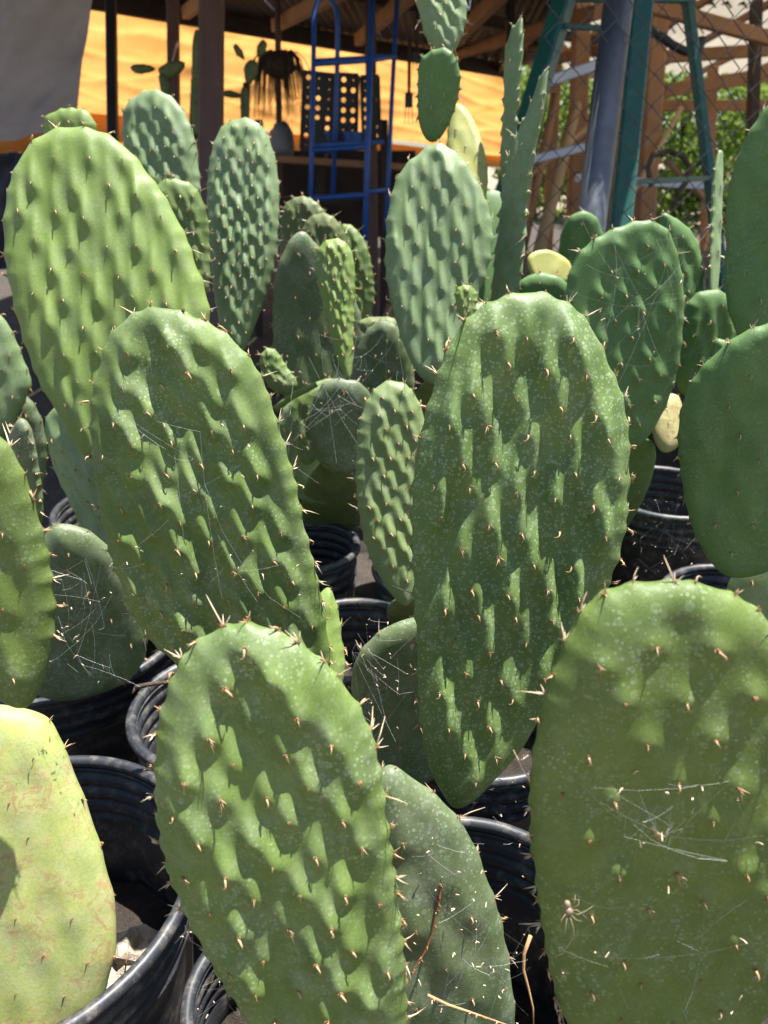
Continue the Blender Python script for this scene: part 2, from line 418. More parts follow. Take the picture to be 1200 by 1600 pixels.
# litter on the ground between the pots
mb = MB(); r0 = random.Random(5)
for i in range(900):
    x, y = r0.uniform(-.9, 1.2), r0.uniform(.2, 2.4); z = .02 * noise.noise((x * 1.7, y * 1.7, 3)) + .014
    a = r0.uniform(0, 6.3); l = r0.uniform(.006, .03)
    mb.box((x, y, z), (x + math.cos(a) * l, y + math.sin(a) * l, z + r0.uniform(0, .008)), r0.uniform(.002, .006), .0012)
tag(mb.build('leaf_litter', None, ('straw',)), 'dry straw and leaf litter strewn over dark earth between the pots', 'litter', kind='stuff')

# ------------------------------------------------------------ pots
def pot(x, y, r, z=.33, h=.3, label='', tiltx=0, tilty=0, soil=.11, group='black nursery pots'):
    t = empty('plant_pot', (x, y, z - h), label, 'plant pot', group)
    t.rotation_euler = (R(tiltx), R(tilty), random.uniform(0, 6))
    def lathe(prof, n=72, wob=0, closed=True):
        vs = []; k = len(prof)
        for j in range(n):
            a = 2 * math.pi * j / n
            for (pr, pz) in prof:
                fl = 1 + wob * (1 if (j // 3) % 2 else -1) * (1 if pz < h - .07 else 0)
                rr = pr * fl * (1 + .012 * math.sin(2 * a + x * 9))
                vs.append((rr * math.cos(a), rr * math.sin(a), pz))
        fs = [(j * k + i, ((j + 1) % n) * k + i, ((j + 1) % n) * k + (i + 1) % k, j * k + (i + 1) % k) for j in range(n) for i in range(k)]
        return mesh('pot', vs, fs, True)
    rb = r * .80; th = .0028
    def rad(zz): return rb + (r - .010 - rb) * zz / h
    out = [(rad(0), 0)]
    ribs = [h - .016 - i * .019 for i in range(4)]
    zz = .0
    prof_z = np.r_[np.linspace(.005, h - .08, 6), np.linspace(h - .078, h - .008, 34)]
    def ribf(q): return sum(.0042 * math.exp(-((q - rz) / .0042) ** 2) for rz in ribs)
    outer = [(rad(q) + ribf(q), q) for q in prof_z]; inner = [(rad(q) + ribf(q) - th, q) for q in prof_z[::-1]]
    body = lathe(outer + inner, wob=.006)
    link('body', body, t, ('pot',))
    lip = []
    for i in range(10):
        a = 2 * math.pi * i / 10
        lip.append((r - .006 + .0068 * math.cos(a), h - .003 + .0075 * math.sin(a)))
    link('rim', lathe(lip), t, ('pot',))
    # soil with a crumbly surface
    zs = h - soil; vs = [(0, 0, zs)]; n = 40; rings = 12
    for i in range(1, rings + 1):
        for j in range(n):
            a = 2 * math.pi * j / n; rr = (rad(zs) - .004) * i / rings; px, py = rr * math.cos(a), rr * math.sin(a)
            vs.append((px, py, zs + .012 * noise.noise((px * 30 + x, py * 30, y)) + .006 * noise.noise((px * 90, py * 90, y))))
    fs = [(0, 1 + j, 1 + (j + 1) % n) for j in range(n)] + [(1 + i * n + j, 1 + (i + 1) * n + j, 1 + (i + 1) * n + (j + 1) % n, 1 + i * n + (j + 1) % n) for i in range(rings - 1) for j in range(n)]
    link('soil', mesh('soil', vs, fs, True), t, ('soil',))
    link('pot_floor', mesh('pot_floor', [(rad(0) * math.cos(i * .5236), rad(0) * math.sin(i * .5236), .002) for i in range(12)], [tuple(range(12))]), t, ('pot',))
    return t
pot(-.36, .53, .175, soil=.17, label='wide black pot holding pale stones under the yellowed pad at lower left')
pot(.075, .465, .148, soil=.2, label='black ribbed pot just right of the lower edge of the front centre pad')
pot(-.115, .475, .10, .24, .24, label='small black ribbed pot at bottom left of the front centre pad', tiltx=-4, tilty=-3)
pot(.125, .795, .135, label='black pot whose rim shows behind the base of the tall bumpy pad')
pot(-.49, .98, .185, label='large black pot in deep shade with a dry stick across its rim')
pot(-.205, .80, .125, label='black pot with pale rim left of the front centre pad top')
pot(-.045, .955, .107, label='black ribbed pot half hidden right of the wide bumpy pad')
pot(-.14, 1.25, .098, label='open black pot with brown soil between the two bumpy pads')
pot(-.165, 1.58, .11, label='farther black pot above the open one between the two bumpy pads')
pot(.08, 1.165, .10, label='black pot under the narrow pale green pad')
pot(.60, 1.50, .14, label='black pot in shade left of the smooth dark pad at right')
pot(.57, 1.05, .125, label='black pot behind the top of the big pad at lower right')
pot(.36, .50, .16, label='black pot under the big pad at lower right, mostly out of view')
pot(.33, 1.42, .13, label='black pot behind the tall bumpy pad, mostly hidden')
pot(.10, 1.62, .13, label='black pot under the grey green scalloped pad, in deep shade')
pot(-.52, 1.42, .15, label='black pot behind the large bright green pad at left, mostly hidden')
pot(.88, 1.20, .15, label='black pot at far right edge below the shaded pads')

# ------------------------------------------------------------ cacti
def plant(x, y, label, z=.2): return empty('prickly_pear_cactus', (x, y, z), label, 'cactus', 'prickly pear cacti in black pots')
def stem(pl, a, b, wd=.09, mat='olive', T=.012, yaw=0, h=None):   # lower pad that carries the visible one (ellipse between two world points)
    a, b = Vector(a), Vector(b); Yv = (b - a); L = Yv.length; Yv.normalize()
    X = Vector((math.cos(R(yaw)), math.sin(R(yaw)), 0)); Z = X.cross(Yv).normalized(); X = Yv.cross(Z)
    n = 28; rings = 8; vs = []; fs = []
    prof = [(math.sin(math.pi * (i + .0) / (rings * 2)), math.cos(math.pi * i / (rings * 2))) for i in range(rings * 2 + 1)]
    vs = []
    for i in range(rings * 2 + 1):
        th = math.pi * i / (rings * 2); cz, sz = math.cos(th), math.sin(th)
        for j in range(n):
            f = 2 * math.pi * j / n
            vs.append((sz ** .6 * math.cos(f) * wd / 2, L / 2 + sz ** .6 * math.sin(f) * L / 2 * 1.04, cz * T))
    fs = [(i * n + j, i * n + (j + 1) % n, (i + 1) * n + (j + 1) % n, (i + 1) * n + j) for i in range(rings * 2) for j in range(n)]
    mx = Matrix((X, Yv, Z)).transposed().to_4x4(); mx.translation = a - pl.location
    o = link('pad', mesh('pad', vs, fs, True), pl, (mat,)); o.matrix_basis = mx; return o

A1 = plant(-.09, .47, 'cactus with spiny bright rimmed bumpy pad in the front centre', .16)
pad(A1, [(440,1700),(385,1600),(330,1520),(275,1430),(240,1340),(226,1250),(226,1170),(240,1100),(268,1040),(312,1000),(375,984),(440,1002),(495,1035),(545,1085),(580,1140),(602,1210),(615,1300),(628,1400),(637,1500),(638,1600),(615,1680),(560,1725)],
    (520,1725), .555, 4, 7.9, .0295, .0036, 'green', .0105, 2, vsh=22, sx=.22, up=.5, dn=.34, und=.5, tipb=-.09, spiny=.9, rimsp=.0175)
stem(A1, (-.085, .45, .13), U(515, 1700, .565), .10)
B1 = plant(-.2, .78, 'cactus with broad mottled bumpy pad left of centre', .24)
pad(B1, [(330,1095),(270,1040),(215,985),(180,910),(155,830),(138,740),(130,650),(140,580),(160,520),(195,487),(245,474),(300,490),(350,517),(390,557),(415,600),(440,670),(465,750),(485,840),(505,930),(518,1020),(515,1080),(490,1130),(420,1145)],
    (440,1145), .75, 5, 9.6, .031, .0044, 'green', .0105, 2, sx=.2, up=.75, dn=.32, und=.35, tipb=-.05, spiny=.75, rimsp=.022)
pad(B1, [(495,930),(515,915),(530,950),(540,1010),(540,1060),(520,1090),(480,1060),(470,980)], (505,1090), .86, 25, 25, .03, .002, 'fresh', .011, 1)
stem(B1, (-.17, .80, .23), U(440, 1125, .775), .11)
C1 = plant(.07, .45, 'cactus with tall deeply bumpy pad right of centre on a greyish lower pad', .22)
pad(C1, [(688,1243),(664,1192),(651,1110),(648,1020),(640,900),(638,800),(645,720),(660,650),(685,570),(715,510),(750,475),(800,452),(850,449),(900,472),(935,512),(960,570),(980,620),(990,700),(988,780),(980,850),(960,910),(935,960),(905,1010),(875,1070),(848,1120),(815,1175),(768,1226),(736,1256),(708,1266)],
    (710,1262), .665, 3, 13.6, .031, .0052, 'spotted', .0105, 2, tipb=-.02, spiny=.85, rimsp=.022, sx=.2, up=.85, dn=.36, und=.35)
pad(C1, [(585,1700),(562,1600),(555,1480),(560,1350),(575,1235),(605,1195),(650,1215),(700,1255),(735,1300),(765,1370),(790,1450),(803,1540),(805,1620),(780,1720),(700,1785),(630,1760)],
    (700,1785), .655, 14, 13, .045, .0022, 'blue', .012, 2, spiny=.55, label='greyish lower pad with cobwebs')
E1 = plant(.36, .48, 'cactus with large smooth shaded pad at lower right', .22)
pad(E1, [(880,1600),(855,1520),(838,1420),(826,1320),(828,1220),(845,1130),(868,1060),(905,985),(945,937),(1000,914),(1080,907),(1150,917),(1215,950),(1270,1020),(1310,1120),(1320,1250),(1300,1400),(1250,1520),(1190,1600),(1110,1680),(1020,1720),(930,1680)],
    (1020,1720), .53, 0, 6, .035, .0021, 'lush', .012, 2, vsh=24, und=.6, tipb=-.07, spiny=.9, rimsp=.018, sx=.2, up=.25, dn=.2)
stem(E1, (.33, .46, .2), U(1030, 1700, .55), .11)
F1 = plant(-.37, .53, 'scarred yellow green cactus in the stone filled pot at lower left', .22)
pad(F1, [(64,1126),(92,1168),(120,1228),(150,1300),(180,1400),(186,1470),(172,1540),(150,1600),(110,1680),(40,1740),(-60,1740),(-140,1660),(-170,1500),(-150,1330),(-100,1190),(-40,1115),(15,1108)],
    (10,1745), .66, 8, 24, .042, .0012, 'yellow', .016, 2, tipb=-.05, spiny=.1, rimsp=.045, face=3, label='yellowed lower pad with corky scars')
pad(F1, [(5,1100),(-50,1060),(-100,950),(-120,820),(-95,710),(-50,662),(-10,668),(20,700),(45,750),(65,810),(82,870),(92,940),(88,1000),(75,1060),(55,1100),(35,1110)],
    (35,1112), .60, 14, 9, .034, .0024, 'lush', .011, 2, spiny=.9, rimsp=.022)
H1 = plant(-.52, 1.42, 'cactus with large bright green pad at upper left', .22)
pad(H1, [(95,660),(60,600),(30,520),(8,430),(0,340),(15,260),(45,212),(90,190),(140,192),(190,217),(235,270),(275,330),(305,400),(330,480),(322,560),(275,650),(210,725),(140,722)],
    (150,725), 1.0, 6, 18, .042, .0036, 'fresh', .014, 2, tipb=-.03, spiny=.8, rimsp=.035, sx=.16, up=.8, dn=.34, und=.3)
pad(H1, [(75,650),(85,720),(115,790),(150,860),(200,905),(260,870),(290,780),(250,690),(170,640),(110,625)], (215,905), 1.04, -35, 14, .035, .003, 'grey', .012, 1)
pad(H1, [(68,190),(90,170),(120,167),(145,178),(156,220),(150,300),(110,320),(75,280)], (110,320), 1.3, 0, 10, .03, .003, 'fresh', .011, 1)
stem(H1, (-.5, 1.36, .2), U(205, 890, 1.07), .13)
K1 = plant(-.62, 1.0, 'narrow dark spiny young cactus between left edge and bright pad', .22)
pad(K1, [(33,650),(45,665),(53,700),(62,760),(63,810),(50,860),(30,800),(15,730),(18,675)], (50,865), .95, -30, 6, .022, .002, 'blue', .009, 1, spiny=1)
stem(K1, (-.56, .98, .2), U(50, 850, .96), .07)
pad(K1, [(68,832),(92,816),(125,820),(172,852),(215,920),(234,990),(218,1050),(160,1085),(80,1095),(15,1050),(15,920)], (120,1095), 1.0, 12, 4, .05, .002, 'blue', .013, 1, label='shaded grey green lower pad behind cobwebs')
L1 = plant(-.85, 1.3, 'pale sunlit cactus cut off by the left edge', .2)
pad(L1, [(-60,470),(0,490),(22,520),(45,575),(50,610),(0,690),(-70,690),(-120,580)], (-20,695), 1.15, 10, 12, .035, .002, 'grey', .012, 1)
pad(L1, [(-90,620),(10,600),(60,640),(75,720),(50,800),(-40,830),(-100,760)], (0,830), 1.28, 0, 6, .035, .002, 'blue', .012, 1)
N1 = plant(-.4, 1.75, 'cactus with three tall narrow densely dotted pads behind the bright green one', .2)
pad(N1, [(190,200),(198,160),(235,138),(270,150),(295,185),(308,230),(315,300),(310,400),(270,450),(225,400),(200,300)], (265,450), 1.5, -8, 17, .031, .0042, 'grey', .014, 1, spiny=.9, rimsp=.03)
pad(N1, [(328,240),(345,197),(380,181),(410,195),(430,240),(438,300),(437,370),(425,440),(400,510),(375,560),(350,540),(335,470),(325,390),(322,300)], (372,562), 1.35, 4, 18, .0235, .0042, 'grey', .013, 1, spiny=.9, rimsp=.025)
pad(N1, [(238,295),(262,276),(300,285),(322,320),(330,380),(328,450),(300,505),(270,470),(250,400),(236,340)], (300,505), 1.28, 14, 10, .024, .003, 'green', .011, 1, spiny=1, rimsp=.022)
stem(N1, (-.38, 1.7, .2), U(360, 555, 1.4), .12)
Q1 = plant(-.15, 1.85, 'clustered olive cactus in shade behind the small narrow pad', .2)
pad(Q1, [(438,335),(452,310),(480,305),(508,328),(518,375),(503,430),(460,445),(436,400)], (470,447), 1.6, -6, 13, .022, .003, 'olive', .012, 1, spiny=.9)
pad(Q1, [(468,372),(480,340),(505,330),(530,345),(545,380),(550,430),(530,490),(495,500),(472,440)], (510,500), 1.5, 6, 12, .024, .003, 'olive', .012, 1)
pad(Q1, [(528,360),(545,348),(568,370),(582,410),(586,470),(565,525),(535,520),(520,440)], (555,528), 1.62, -6, 11, .024, .003, 'green', .011, 1)
pad(Q1, [(425,460),(440,395),(468,358),(500,385),(540,430),(570,510),(565,590),(525,650),(470,655),(432,590)], (500,658), 1.42, 20, 5, .045, .0015, 'blue', .012, 1)
stem(Q1, (-.12, 1.8, .15), U(500, 640, 1.46), .12)
R1 = plant(-.1, 1.5, 'small narrow bright green cactus pad standing before the clustered olive one', .2)
pad(R1, [(492,405),(503,377),(525,370),(546,382),(555,412),(557,460),(554,520),(549,592),(538,590),(518,540),(500,470)], (544,594), 1.2, 0, 20, .017, .003, 'fresh', .009, 1, rimsp=.018)
pad(R1, [(500,600),(530,588),(570,600),(590,650),(575,720),(535,745),(495,720),(480,650)], (540,745), 1.26, 10, 3, .035, .0015, 'blue', .011, 1)
pad(R1, [(455,625),(480,605),(530,600),(545,640),(520,690),(480,730),(455,700),(447,660)], (480,732), 1.3, -8, 14, .03, .002, 'green', .01, 1)
pad(R1, [(403,560),(415,542),(432,545),(450,570),(468,602),(452,620),(425,612),(408,590)], (455,620), 1.22, 0, 16, .018, .002, 'green', .009, 1)
mb = MB(); mb.tube([U(430,640,1.24), U(455,620,1.24), U(480,608,1.23), U(495,600,1.23)], .006, 8, .005)
tag(mb.build('stem', R1, ('fresh',), True, Matrix.Translation(-R1.location)))
pad(R1, [(545,640),(552,560),(575,510),(610,500),(640,540),(650,620),(630,700),(590,740),(556,710)], (590,742), 1.36, -12, 9, .035, .002, 'blue', .011, 1, spiny=.8)
pad(R1, [(425,700),(440,640),(480,600),(530,590),(575,620),(590,690),(570,760),(510,790),(450,770)], (505,792), 1.42, 6, 6, .04, .002, 'grey', .012, 1, spiny=.8)
pad(R1, [(555,505),(590,492),(640,500),(655,520),(640,545),(590,540)], (560,530), 1.3, 0, 30, .03, .002, 'olive', .010, 1)
stem(R1, (-.12, 1.45, .2), U(520, 720, 1.3), .11)
T1 = plant(.1, 1.6, 'grey green scalloped cactus with stacked and edge on pads at top centre', .2)
pad(T1, [(600,370),(605,320),(622,268),(652,236),(685,218),(718,238),(745,275),(765,320),(773,370),(765,420),(748,470),(730,520),(710,570),(680,604),(650,585),(625,530),(608,470),(599,420)], (675,606), 1.2, -4, 21, .036, .0036, 'grey', .011, 2, sx=.17, up=.95, dn=.3, und=.35, tipb=-.02, spiny=.7, rimsp=.03)
pad(T1, [(708,465),(715,446),(735,443),(747,456),(747,485),(736,512),(720,505)], (727,514), 1.1, -10, 20, .012, .0015, 'fresh', .006, 1, spiny=1, rimsp=.012)
pad(T1, [(767,470),(774,400),(786,300),(803,225),(828,165),(847,112),(854,114),(850,160),(838,230),(828,300),(821,370),(811,440),(795,520),(772,545)], (785,545), 1.25, -62, 12, .035, .0025, 'grey', .006, 2, rimamp=.010, und=.5, spiny=.9, rimsp=.028)
pad(T1, [(782,260),(788,150),(791,75),(803,40),(815,30),(817,80),(811,160),(806,230),(800,300),(788,340)], (790,342), 1.4, -55, 10, .035, .002, 'grey', .006, 1, rimamp=.010, rimsp=.028)
pad(T1, [(652,190),(650,130),(655,92),(680,73),(705,76),(721,110),(719,150),(706,190),(686,222),(666,222)], (680,225), 1.3, -12, -4, .03, .0015, 'deep', .010, 2, rimsp=.018)
pad(T1, [(655,30),(650,-10),(690,-45),(725,-15),(732,20),(725,55),(710,85),(690,88),(665,62)], (702,90), 1.36, 10, 18, .024, .003, 'grey', .010, 1, rimsp=.022)
pad(T1, [(697,215),(704,170),(718,160),(738,180),(756,222),(764,262),(758,320),(730,345),(700,280)], (735,347), 1.4, -10, 30, .04, .001, 'pale', .010, 1, spiny=.2)
stem(T1, (.1, 1.6, .2), U(690, 590, 1.26), .15)
stem(T1, U(700, 600, 1.3), U(780, 480, 1.32), .12, 'grey')
stem(T1, U(760, 500, 1.45), U(770, 300, 1.45), .11, 'deep')
AA = plant(.08, 1.15, 'narrow light green cactus pad standing between the two bumpy ones', .22)
pad(AA, [(553,760),(555,700),(562,650),(582,607),(608,591),(638,600),(662,640),(676,720),(670,820),(655,905),(637,950),(610,932),(582,885),(564,835)], (633,954), 1.0, 10, 17, .024, .0032, 'palegreen', .011, 2, spiny=.7, rimsp=.02)
stem(AA, (.07, 1.12, .22), U(640, 935, 1.03), .09)
BB = plant(.12, .85, 'shaded grey green cactus low behind the base of the tall bumpy pad', .22)
pad(BB, [(545,1060),(560,1015),(600,978),(645,962),(700,970),(735,1040),(735,1130),(700,1200),(640,1240),(590,1215),(558,1140)], (650,1245), .90, 6, 3, .045, .0015, 'blue', .012, 1)
stem(BB, (.1, .82, .2), U(655, 1225, .92), .1)
CC = plant(.45, 1.5, 'dark shaded cactus group behind the tall bumpy pad at right', .2)
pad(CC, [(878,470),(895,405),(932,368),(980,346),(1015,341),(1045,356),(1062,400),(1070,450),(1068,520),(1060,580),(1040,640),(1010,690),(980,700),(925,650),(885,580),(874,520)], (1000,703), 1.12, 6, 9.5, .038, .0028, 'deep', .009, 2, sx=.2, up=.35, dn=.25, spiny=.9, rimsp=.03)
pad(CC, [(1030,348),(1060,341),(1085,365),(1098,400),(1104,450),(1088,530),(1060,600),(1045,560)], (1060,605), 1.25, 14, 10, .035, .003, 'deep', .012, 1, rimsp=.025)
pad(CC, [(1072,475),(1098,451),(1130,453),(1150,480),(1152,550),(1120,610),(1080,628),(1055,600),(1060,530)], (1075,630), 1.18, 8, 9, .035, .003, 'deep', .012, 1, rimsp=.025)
pad(CC, [(1106,450),(1111,350),(1118,262),(1125,232),(1130,245),(1129,320),(1124,400),(1118,460),(1112,478)], (1112,482), 1.2, 38, 16, .03, .0015, 'grey', .004, 1, rimamp=.003, spiny=.9, rimsp=.022)
pad(CC, [(1018,680),(1022,640),(1040,612),(1062,620),(1072,660),(1060,700),(1035,710)], (1040,712), 1.14, 12, 30, .04, .0015, 'corky', .012, 1, spiny=.1, label='dying yellow brown pad stub')
stem(CC, (.42, 1.42, .2), U(1005, 690, 1.15), .10, 'deep')
pad(CC, [(822,402),(845,388),(875,394),(895,415),(892,440),(862,449),(832,436)], (842,448), 1.32, 14, 26, .04, .001, 'pale', .006, 1, spiny=.2, rimsp=.05)
pad(CC, [(800,470),(820,430),(860,425),(895,450),(900,520),(870,570),(820,560)], (850,572), 1.3, 0, 2, .04, .0015, 'deep', .011, 1)
pad(CC, [(872,400),(880,350),(905,328),(935,340),(948,400),(930,450),(890,455)], (905,458), 1.55, 0, 2, .04, .0015, 'deep', .012, 1)
GG = plant(.9, 1.3, 'tall dark cactus with big pads cut off by the right edge', .2)
pad(GG, [(1130,400),(1135,300),(1155,230),(1190,172),(1240,125),(1310,150),(1350,280),(1340,420),(1280,540),(1200,560),(1150,525),(1130,460)], (1220,560), 1.0, -12, 7.5, .042, .0025, 'deep', .013, 1, rimsp=.03, spiny=.8)
pad(GG, [(1110,540),(1140,530),(1200,545),(1240,620),(1220,700),(1150,720),(1110,660)], (1170,722), 1.1, 0, 2, .04, .0015, 'deep', .012, 1)
stem(GG, (.85, 1.2, .2), U(1180, 700, 1.1), .14)
HH = plant(.56, 1.0, 'smooth dark green shaded cactus pad at right, above the lower right one', .2)
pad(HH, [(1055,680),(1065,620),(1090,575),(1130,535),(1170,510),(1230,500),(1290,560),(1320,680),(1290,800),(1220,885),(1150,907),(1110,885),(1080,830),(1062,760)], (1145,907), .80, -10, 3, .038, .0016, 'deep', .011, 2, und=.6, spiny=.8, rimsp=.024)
pad(HH, [(1130,960),(1140,900),(1170,868),(1220,860),(1280,900),(1290,1000),(1220,1060),(1150,1040)], (1200,1060), .88, -5, 12, .045, .001, 'grey', .012, 1)
stem(HH, (.56, 1.0, .2), U(1190, 1040, .9), .11)
# ------------------------------------------------------------ background
exec_bg = True
def bar(parent, name, pts_px, wpx, mat, hpx=None, loc=None):
    (u0, v0, d0), (u1, v1, d1) = pts_px
    w_ = wpx * (d0 + d1) / 2 / F; h_ = (hpx or wpx) * (d0 + d1) / 2 / F
    o = MB().box(U(u0, v0, d0), U(u1, v1, d1), w_, h_).build(name, parent, (mat,))
    o.matrix_basis = Matrix.Translation(-parent.location); return o
def toground(u, v, d):
    p = U(u, v, d); return Vector((p.x, p.y, -.05))
def post(parent, name, u0, v0, u1, v1, d, wpx, mat, rnd_=False):
    a = U(u0, v0, d); b = U(u1, v1, d); dirv = (b - a).normalized(); b = a + dirv * ((-.05 - a.z) / dirv.z)
    a = a - dirv * .25
    w_ = wpx * d / F; mb = MB()
    if rnd_: mb.tube([a, b], w_ / 2, 20)
    else: mb.box(a, b, w_, w_)
    o = mb.build(name, parent, (mat,), False); o.matrix_basis = Matrix.Translation(-parent.location)
    if rnd_: o.data.polygons.foreach_set('use_smooth', [True] * len(o.data.polygons))
    return o
def cloth(name, cor, mat, nu=60, nv=24, amp=.03, label='', cat='tarp', fold=6, bulge=.0, th=.002, nz=1., rdg=1.):
    a, b, c_, d = [Vector(p) for p in cor]      # tl, tr, br, bl
    nrm = (b - a).cross(d - a).normalized(); vs = []
    for i in range(nu + 1):
        for j in range(nv + 1):
            s_, t_ = i / nu, j / nv
            p = a.lerp(b, s_).lerp(d.lerp(c_, s_), t_)
            k = amp * nz * (noise.noise((s_ * fold, t_ * 2.2 + s_ * 2, 1.3)) + .5 * noise.noise((s_ * fold * 2.5 + t_ * 3, t_ * 6, 4))) + bulge * math.sin(math.pi * t_) * math.sin(math.pi * s_)
            q_ = s_ * fold * 1.7 + t_ * 2.6 + .5 * noise.noise((s_ * 3, t_ * 3, 7)); k += rdg * amp * .5 * (abs((q_ % 1) - .5) * 2) ** 3 + rdg * amp * .3 * (abs(((t_ * 5 - s_ * 3.1 + .4 * noise.noise((s_ * 6, t_ * 2, 2))) % 1) - .5) * 2) ** 4
            p = p + nrm * k; p.z += amp * .6 * noise.noise((s_ * 5, 9, t_)) * t_; vs.append(p - a)
    fs = [(i * (nv + 1) + j, (i + 1) * (nv + 1) + j, (i + 1) * (nv + 1) + j + 1, i * (nv + 1) + j + 1) for i in range(nu) for j in range(nv)]
    o = link(name, mesh(name, vs, fs, True), None, (mat,)); o.location = a
    return tag(o, label, cat)

# yellow backlit tarp, leaning outwards
cloth('tarp', [U(95, -20, 5.3), U(800, 118, 8.2), U(800, 245, 9.6), U(95, 172, 6.4)], 'ytarp', 120, 60, .10, 'translucent yellow tarp wall glowing behind the shed', bulge=.1, nz=.7, fold=2.5, rdg=.6)
cloth('tarp', [U(100, 172, 6.3), U(800, 245, 9.5), U(800, 262, 9.6), U(100, 240, 6.6)], 'otarp', 50, 6, .02, 'orange lower strip of the tarp wall behind the shed')
cloth('tarp', [U(-90, -60, 3.3), U(148, -50, 3.6), U(118, 200, 3.8), U(-90, 240, 3.6)], 'gtarp', 110, 90, .07, 'sagging grey tarp hanging at top left', fold=2.2, nz=.8, rdg=.12)
cloth('tarp', [U(-60, 202, 4.6), U(70, 204, 4.8), U(64, 240, 5.0), U(-60, 240, 4.8)], 'otarp', 30, 8, .02, 'orange cloth strip low behind the grey tarp')

cloth('added_dark_sheet', [U(-160, 236, 5.0), U(150, 236, 5.4), U(150, 420, 5.2), U(-160, 420, 4.8)], 'board', 50, 20, .03, 'added black sheet filling in darkness low behind the bright green pad', 'added backdrop', 5)  # dark sheet added to stand in for the darkness below the orange strip
sh = empty('open_shed', (0, 5.2, 0), 'open sided timber shed with dark roof behind the cacti', 'shed')
post(sh, 'post', 173, -20, 176, 190, 4.3, 15, 'black')
post(sh, 'post', 270, -20, 272, 200, 4.1, 17, 'brown')
post(sh, 'post', 331, -20, 329, 285, 3.1, 35, 'brown')
post(sh, 'post', 434, 40, 436, 190, 5.2, 9, 'brown')
post(sh, 'post', 579, 60, 582, 350, 4.6, 17, 'brown')
post(sh, 'post', 798, -20, 797, 60, 4.8, 13, 'black')
bar(sh, 'header_beam', [(110, -6, 5.3), (800, 112, 7.6)], 16, 'dkwood', 22)
bar(sh, 'header_beam', [(480, -22, 4.6), (1010, 80, 6.2)], 16, 'dkwood', 14)
for (a, b) in [((430, 40, 5.6), (600, -50, 3.4)), ((560, 62, 6.1), (700, -60, 3.6)), ((290, 20, 5.6), (400, -60, 3.4)), ((690, 85, 6.6), (830, -60, 3.6))]:
    bar(sh, 'rafter', [a, b], 16, 'wood', 22)
# dark metal roof over the left half: corrugated sheets
def roof_sheet(parent, a, b, c_, d, mat, n=40, amp=.012, name='roof_sheet'):
    a, b, c_, d = [Vector(p) for p in (a, b, c_, d)]; vs = []; fs = []
    for i in range(n * 4 + 1):
        s_ = i / (n * 4); z = amp * math.sin(i * math.pi / 2 * 1.0)
        p = a.lerp(b, s_); q = d.lerp(c_, s_); p.z += z; q.z += z
        vs += [p - parent.location, q - parent.location]
    fs = [(2 * i, 2 * i + 2, 2 * i + 3, 2 * i + 1) for i in range(n * 4)]
    return link(name, mesh(name, vs, fs), parent, (mat,))
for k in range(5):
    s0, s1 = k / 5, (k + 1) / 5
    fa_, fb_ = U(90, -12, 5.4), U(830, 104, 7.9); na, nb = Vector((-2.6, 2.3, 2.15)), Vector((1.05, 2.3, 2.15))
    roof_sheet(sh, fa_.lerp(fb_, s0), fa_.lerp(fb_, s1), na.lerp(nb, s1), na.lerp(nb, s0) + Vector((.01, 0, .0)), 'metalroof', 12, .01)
# bench and dark clutter
be = empty('workbench', U(470, 260, 4.7), 'low brown timber workbench in the shed', 'bench')
bar(be, 'bench_top', [(395, 246, 4.6), (640, 262, 4.9)], 110, 'wood', 10)
for u in (405, 500, 600): post(be, 'leg', u, 255, u, 300, 4.6, 12, 'dkwood')
bar(be, 'shelf', [(400, 310, 4.6), (600, 318, 4.9)], 90, 'dkwood', 8)
bg_ = MB(); rr_ = random.Random(11)
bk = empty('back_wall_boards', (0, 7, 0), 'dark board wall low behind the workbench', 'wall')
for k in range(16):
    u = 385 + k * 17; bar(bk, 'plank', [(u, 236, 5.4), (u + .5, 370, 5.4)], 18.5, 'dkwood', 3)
# white sack and blue tubs on the bench
def blob(name, c, r, mat, label, cat, sq=(1, 1, 1), seed=0, rough=.25, parent=None, sub=3):
    bm = bmesh.new(); bmesh.ops.create_icosphere(bm, subdivisions=sub, radius=1)
    for v in bm.verts:
        k = 1 + rough * noise.noise(v.co * 1.6 + Vector((seed, 0, 0))) + rough * .5 * noise.noise(v.co * 4 + Vector((seed, 5, 0)))
        v.co = Vector((v.co.x * r * sq[0] * k, v.co.y * r * sq[1] * k, v.co.z * r * sq[2] * k))
    me = bpy.data.meshes.new(name); bm.to_mesh(me); bm.free()
    o = link(name, me, parent, (mat,)); o.location = c; me.polygons.foreach_set('use_smooth', [rough < .3] * len(me.polygons))
    return tag(o, label, cat)
blob('sack', U(440, 222, 4.6), .10, 'white', 'dim grey sack standing under the hanging dead plant', 'sack', (.8, .6, 1.1), 3)
for i, (u, lab) in enumerate([(515, 'left small blue tub on the workbench'), (550, 'right small blue tub on the workbench')]):
    t = empty('tub', U(u, 232, 4.55), lab, 'tub', 'small blue tubs on the workbench'); mb = MB()
    mb.tube([(0, 0, 0), (0, 0, .03), (0, 0, .08)], .05, 18, .065); mb.build('body', t, ('bluep',))
    MB().tube([(0, 0, .078), (0, 0, .088)], .069, 18).build('rim', t, ('bluep',))
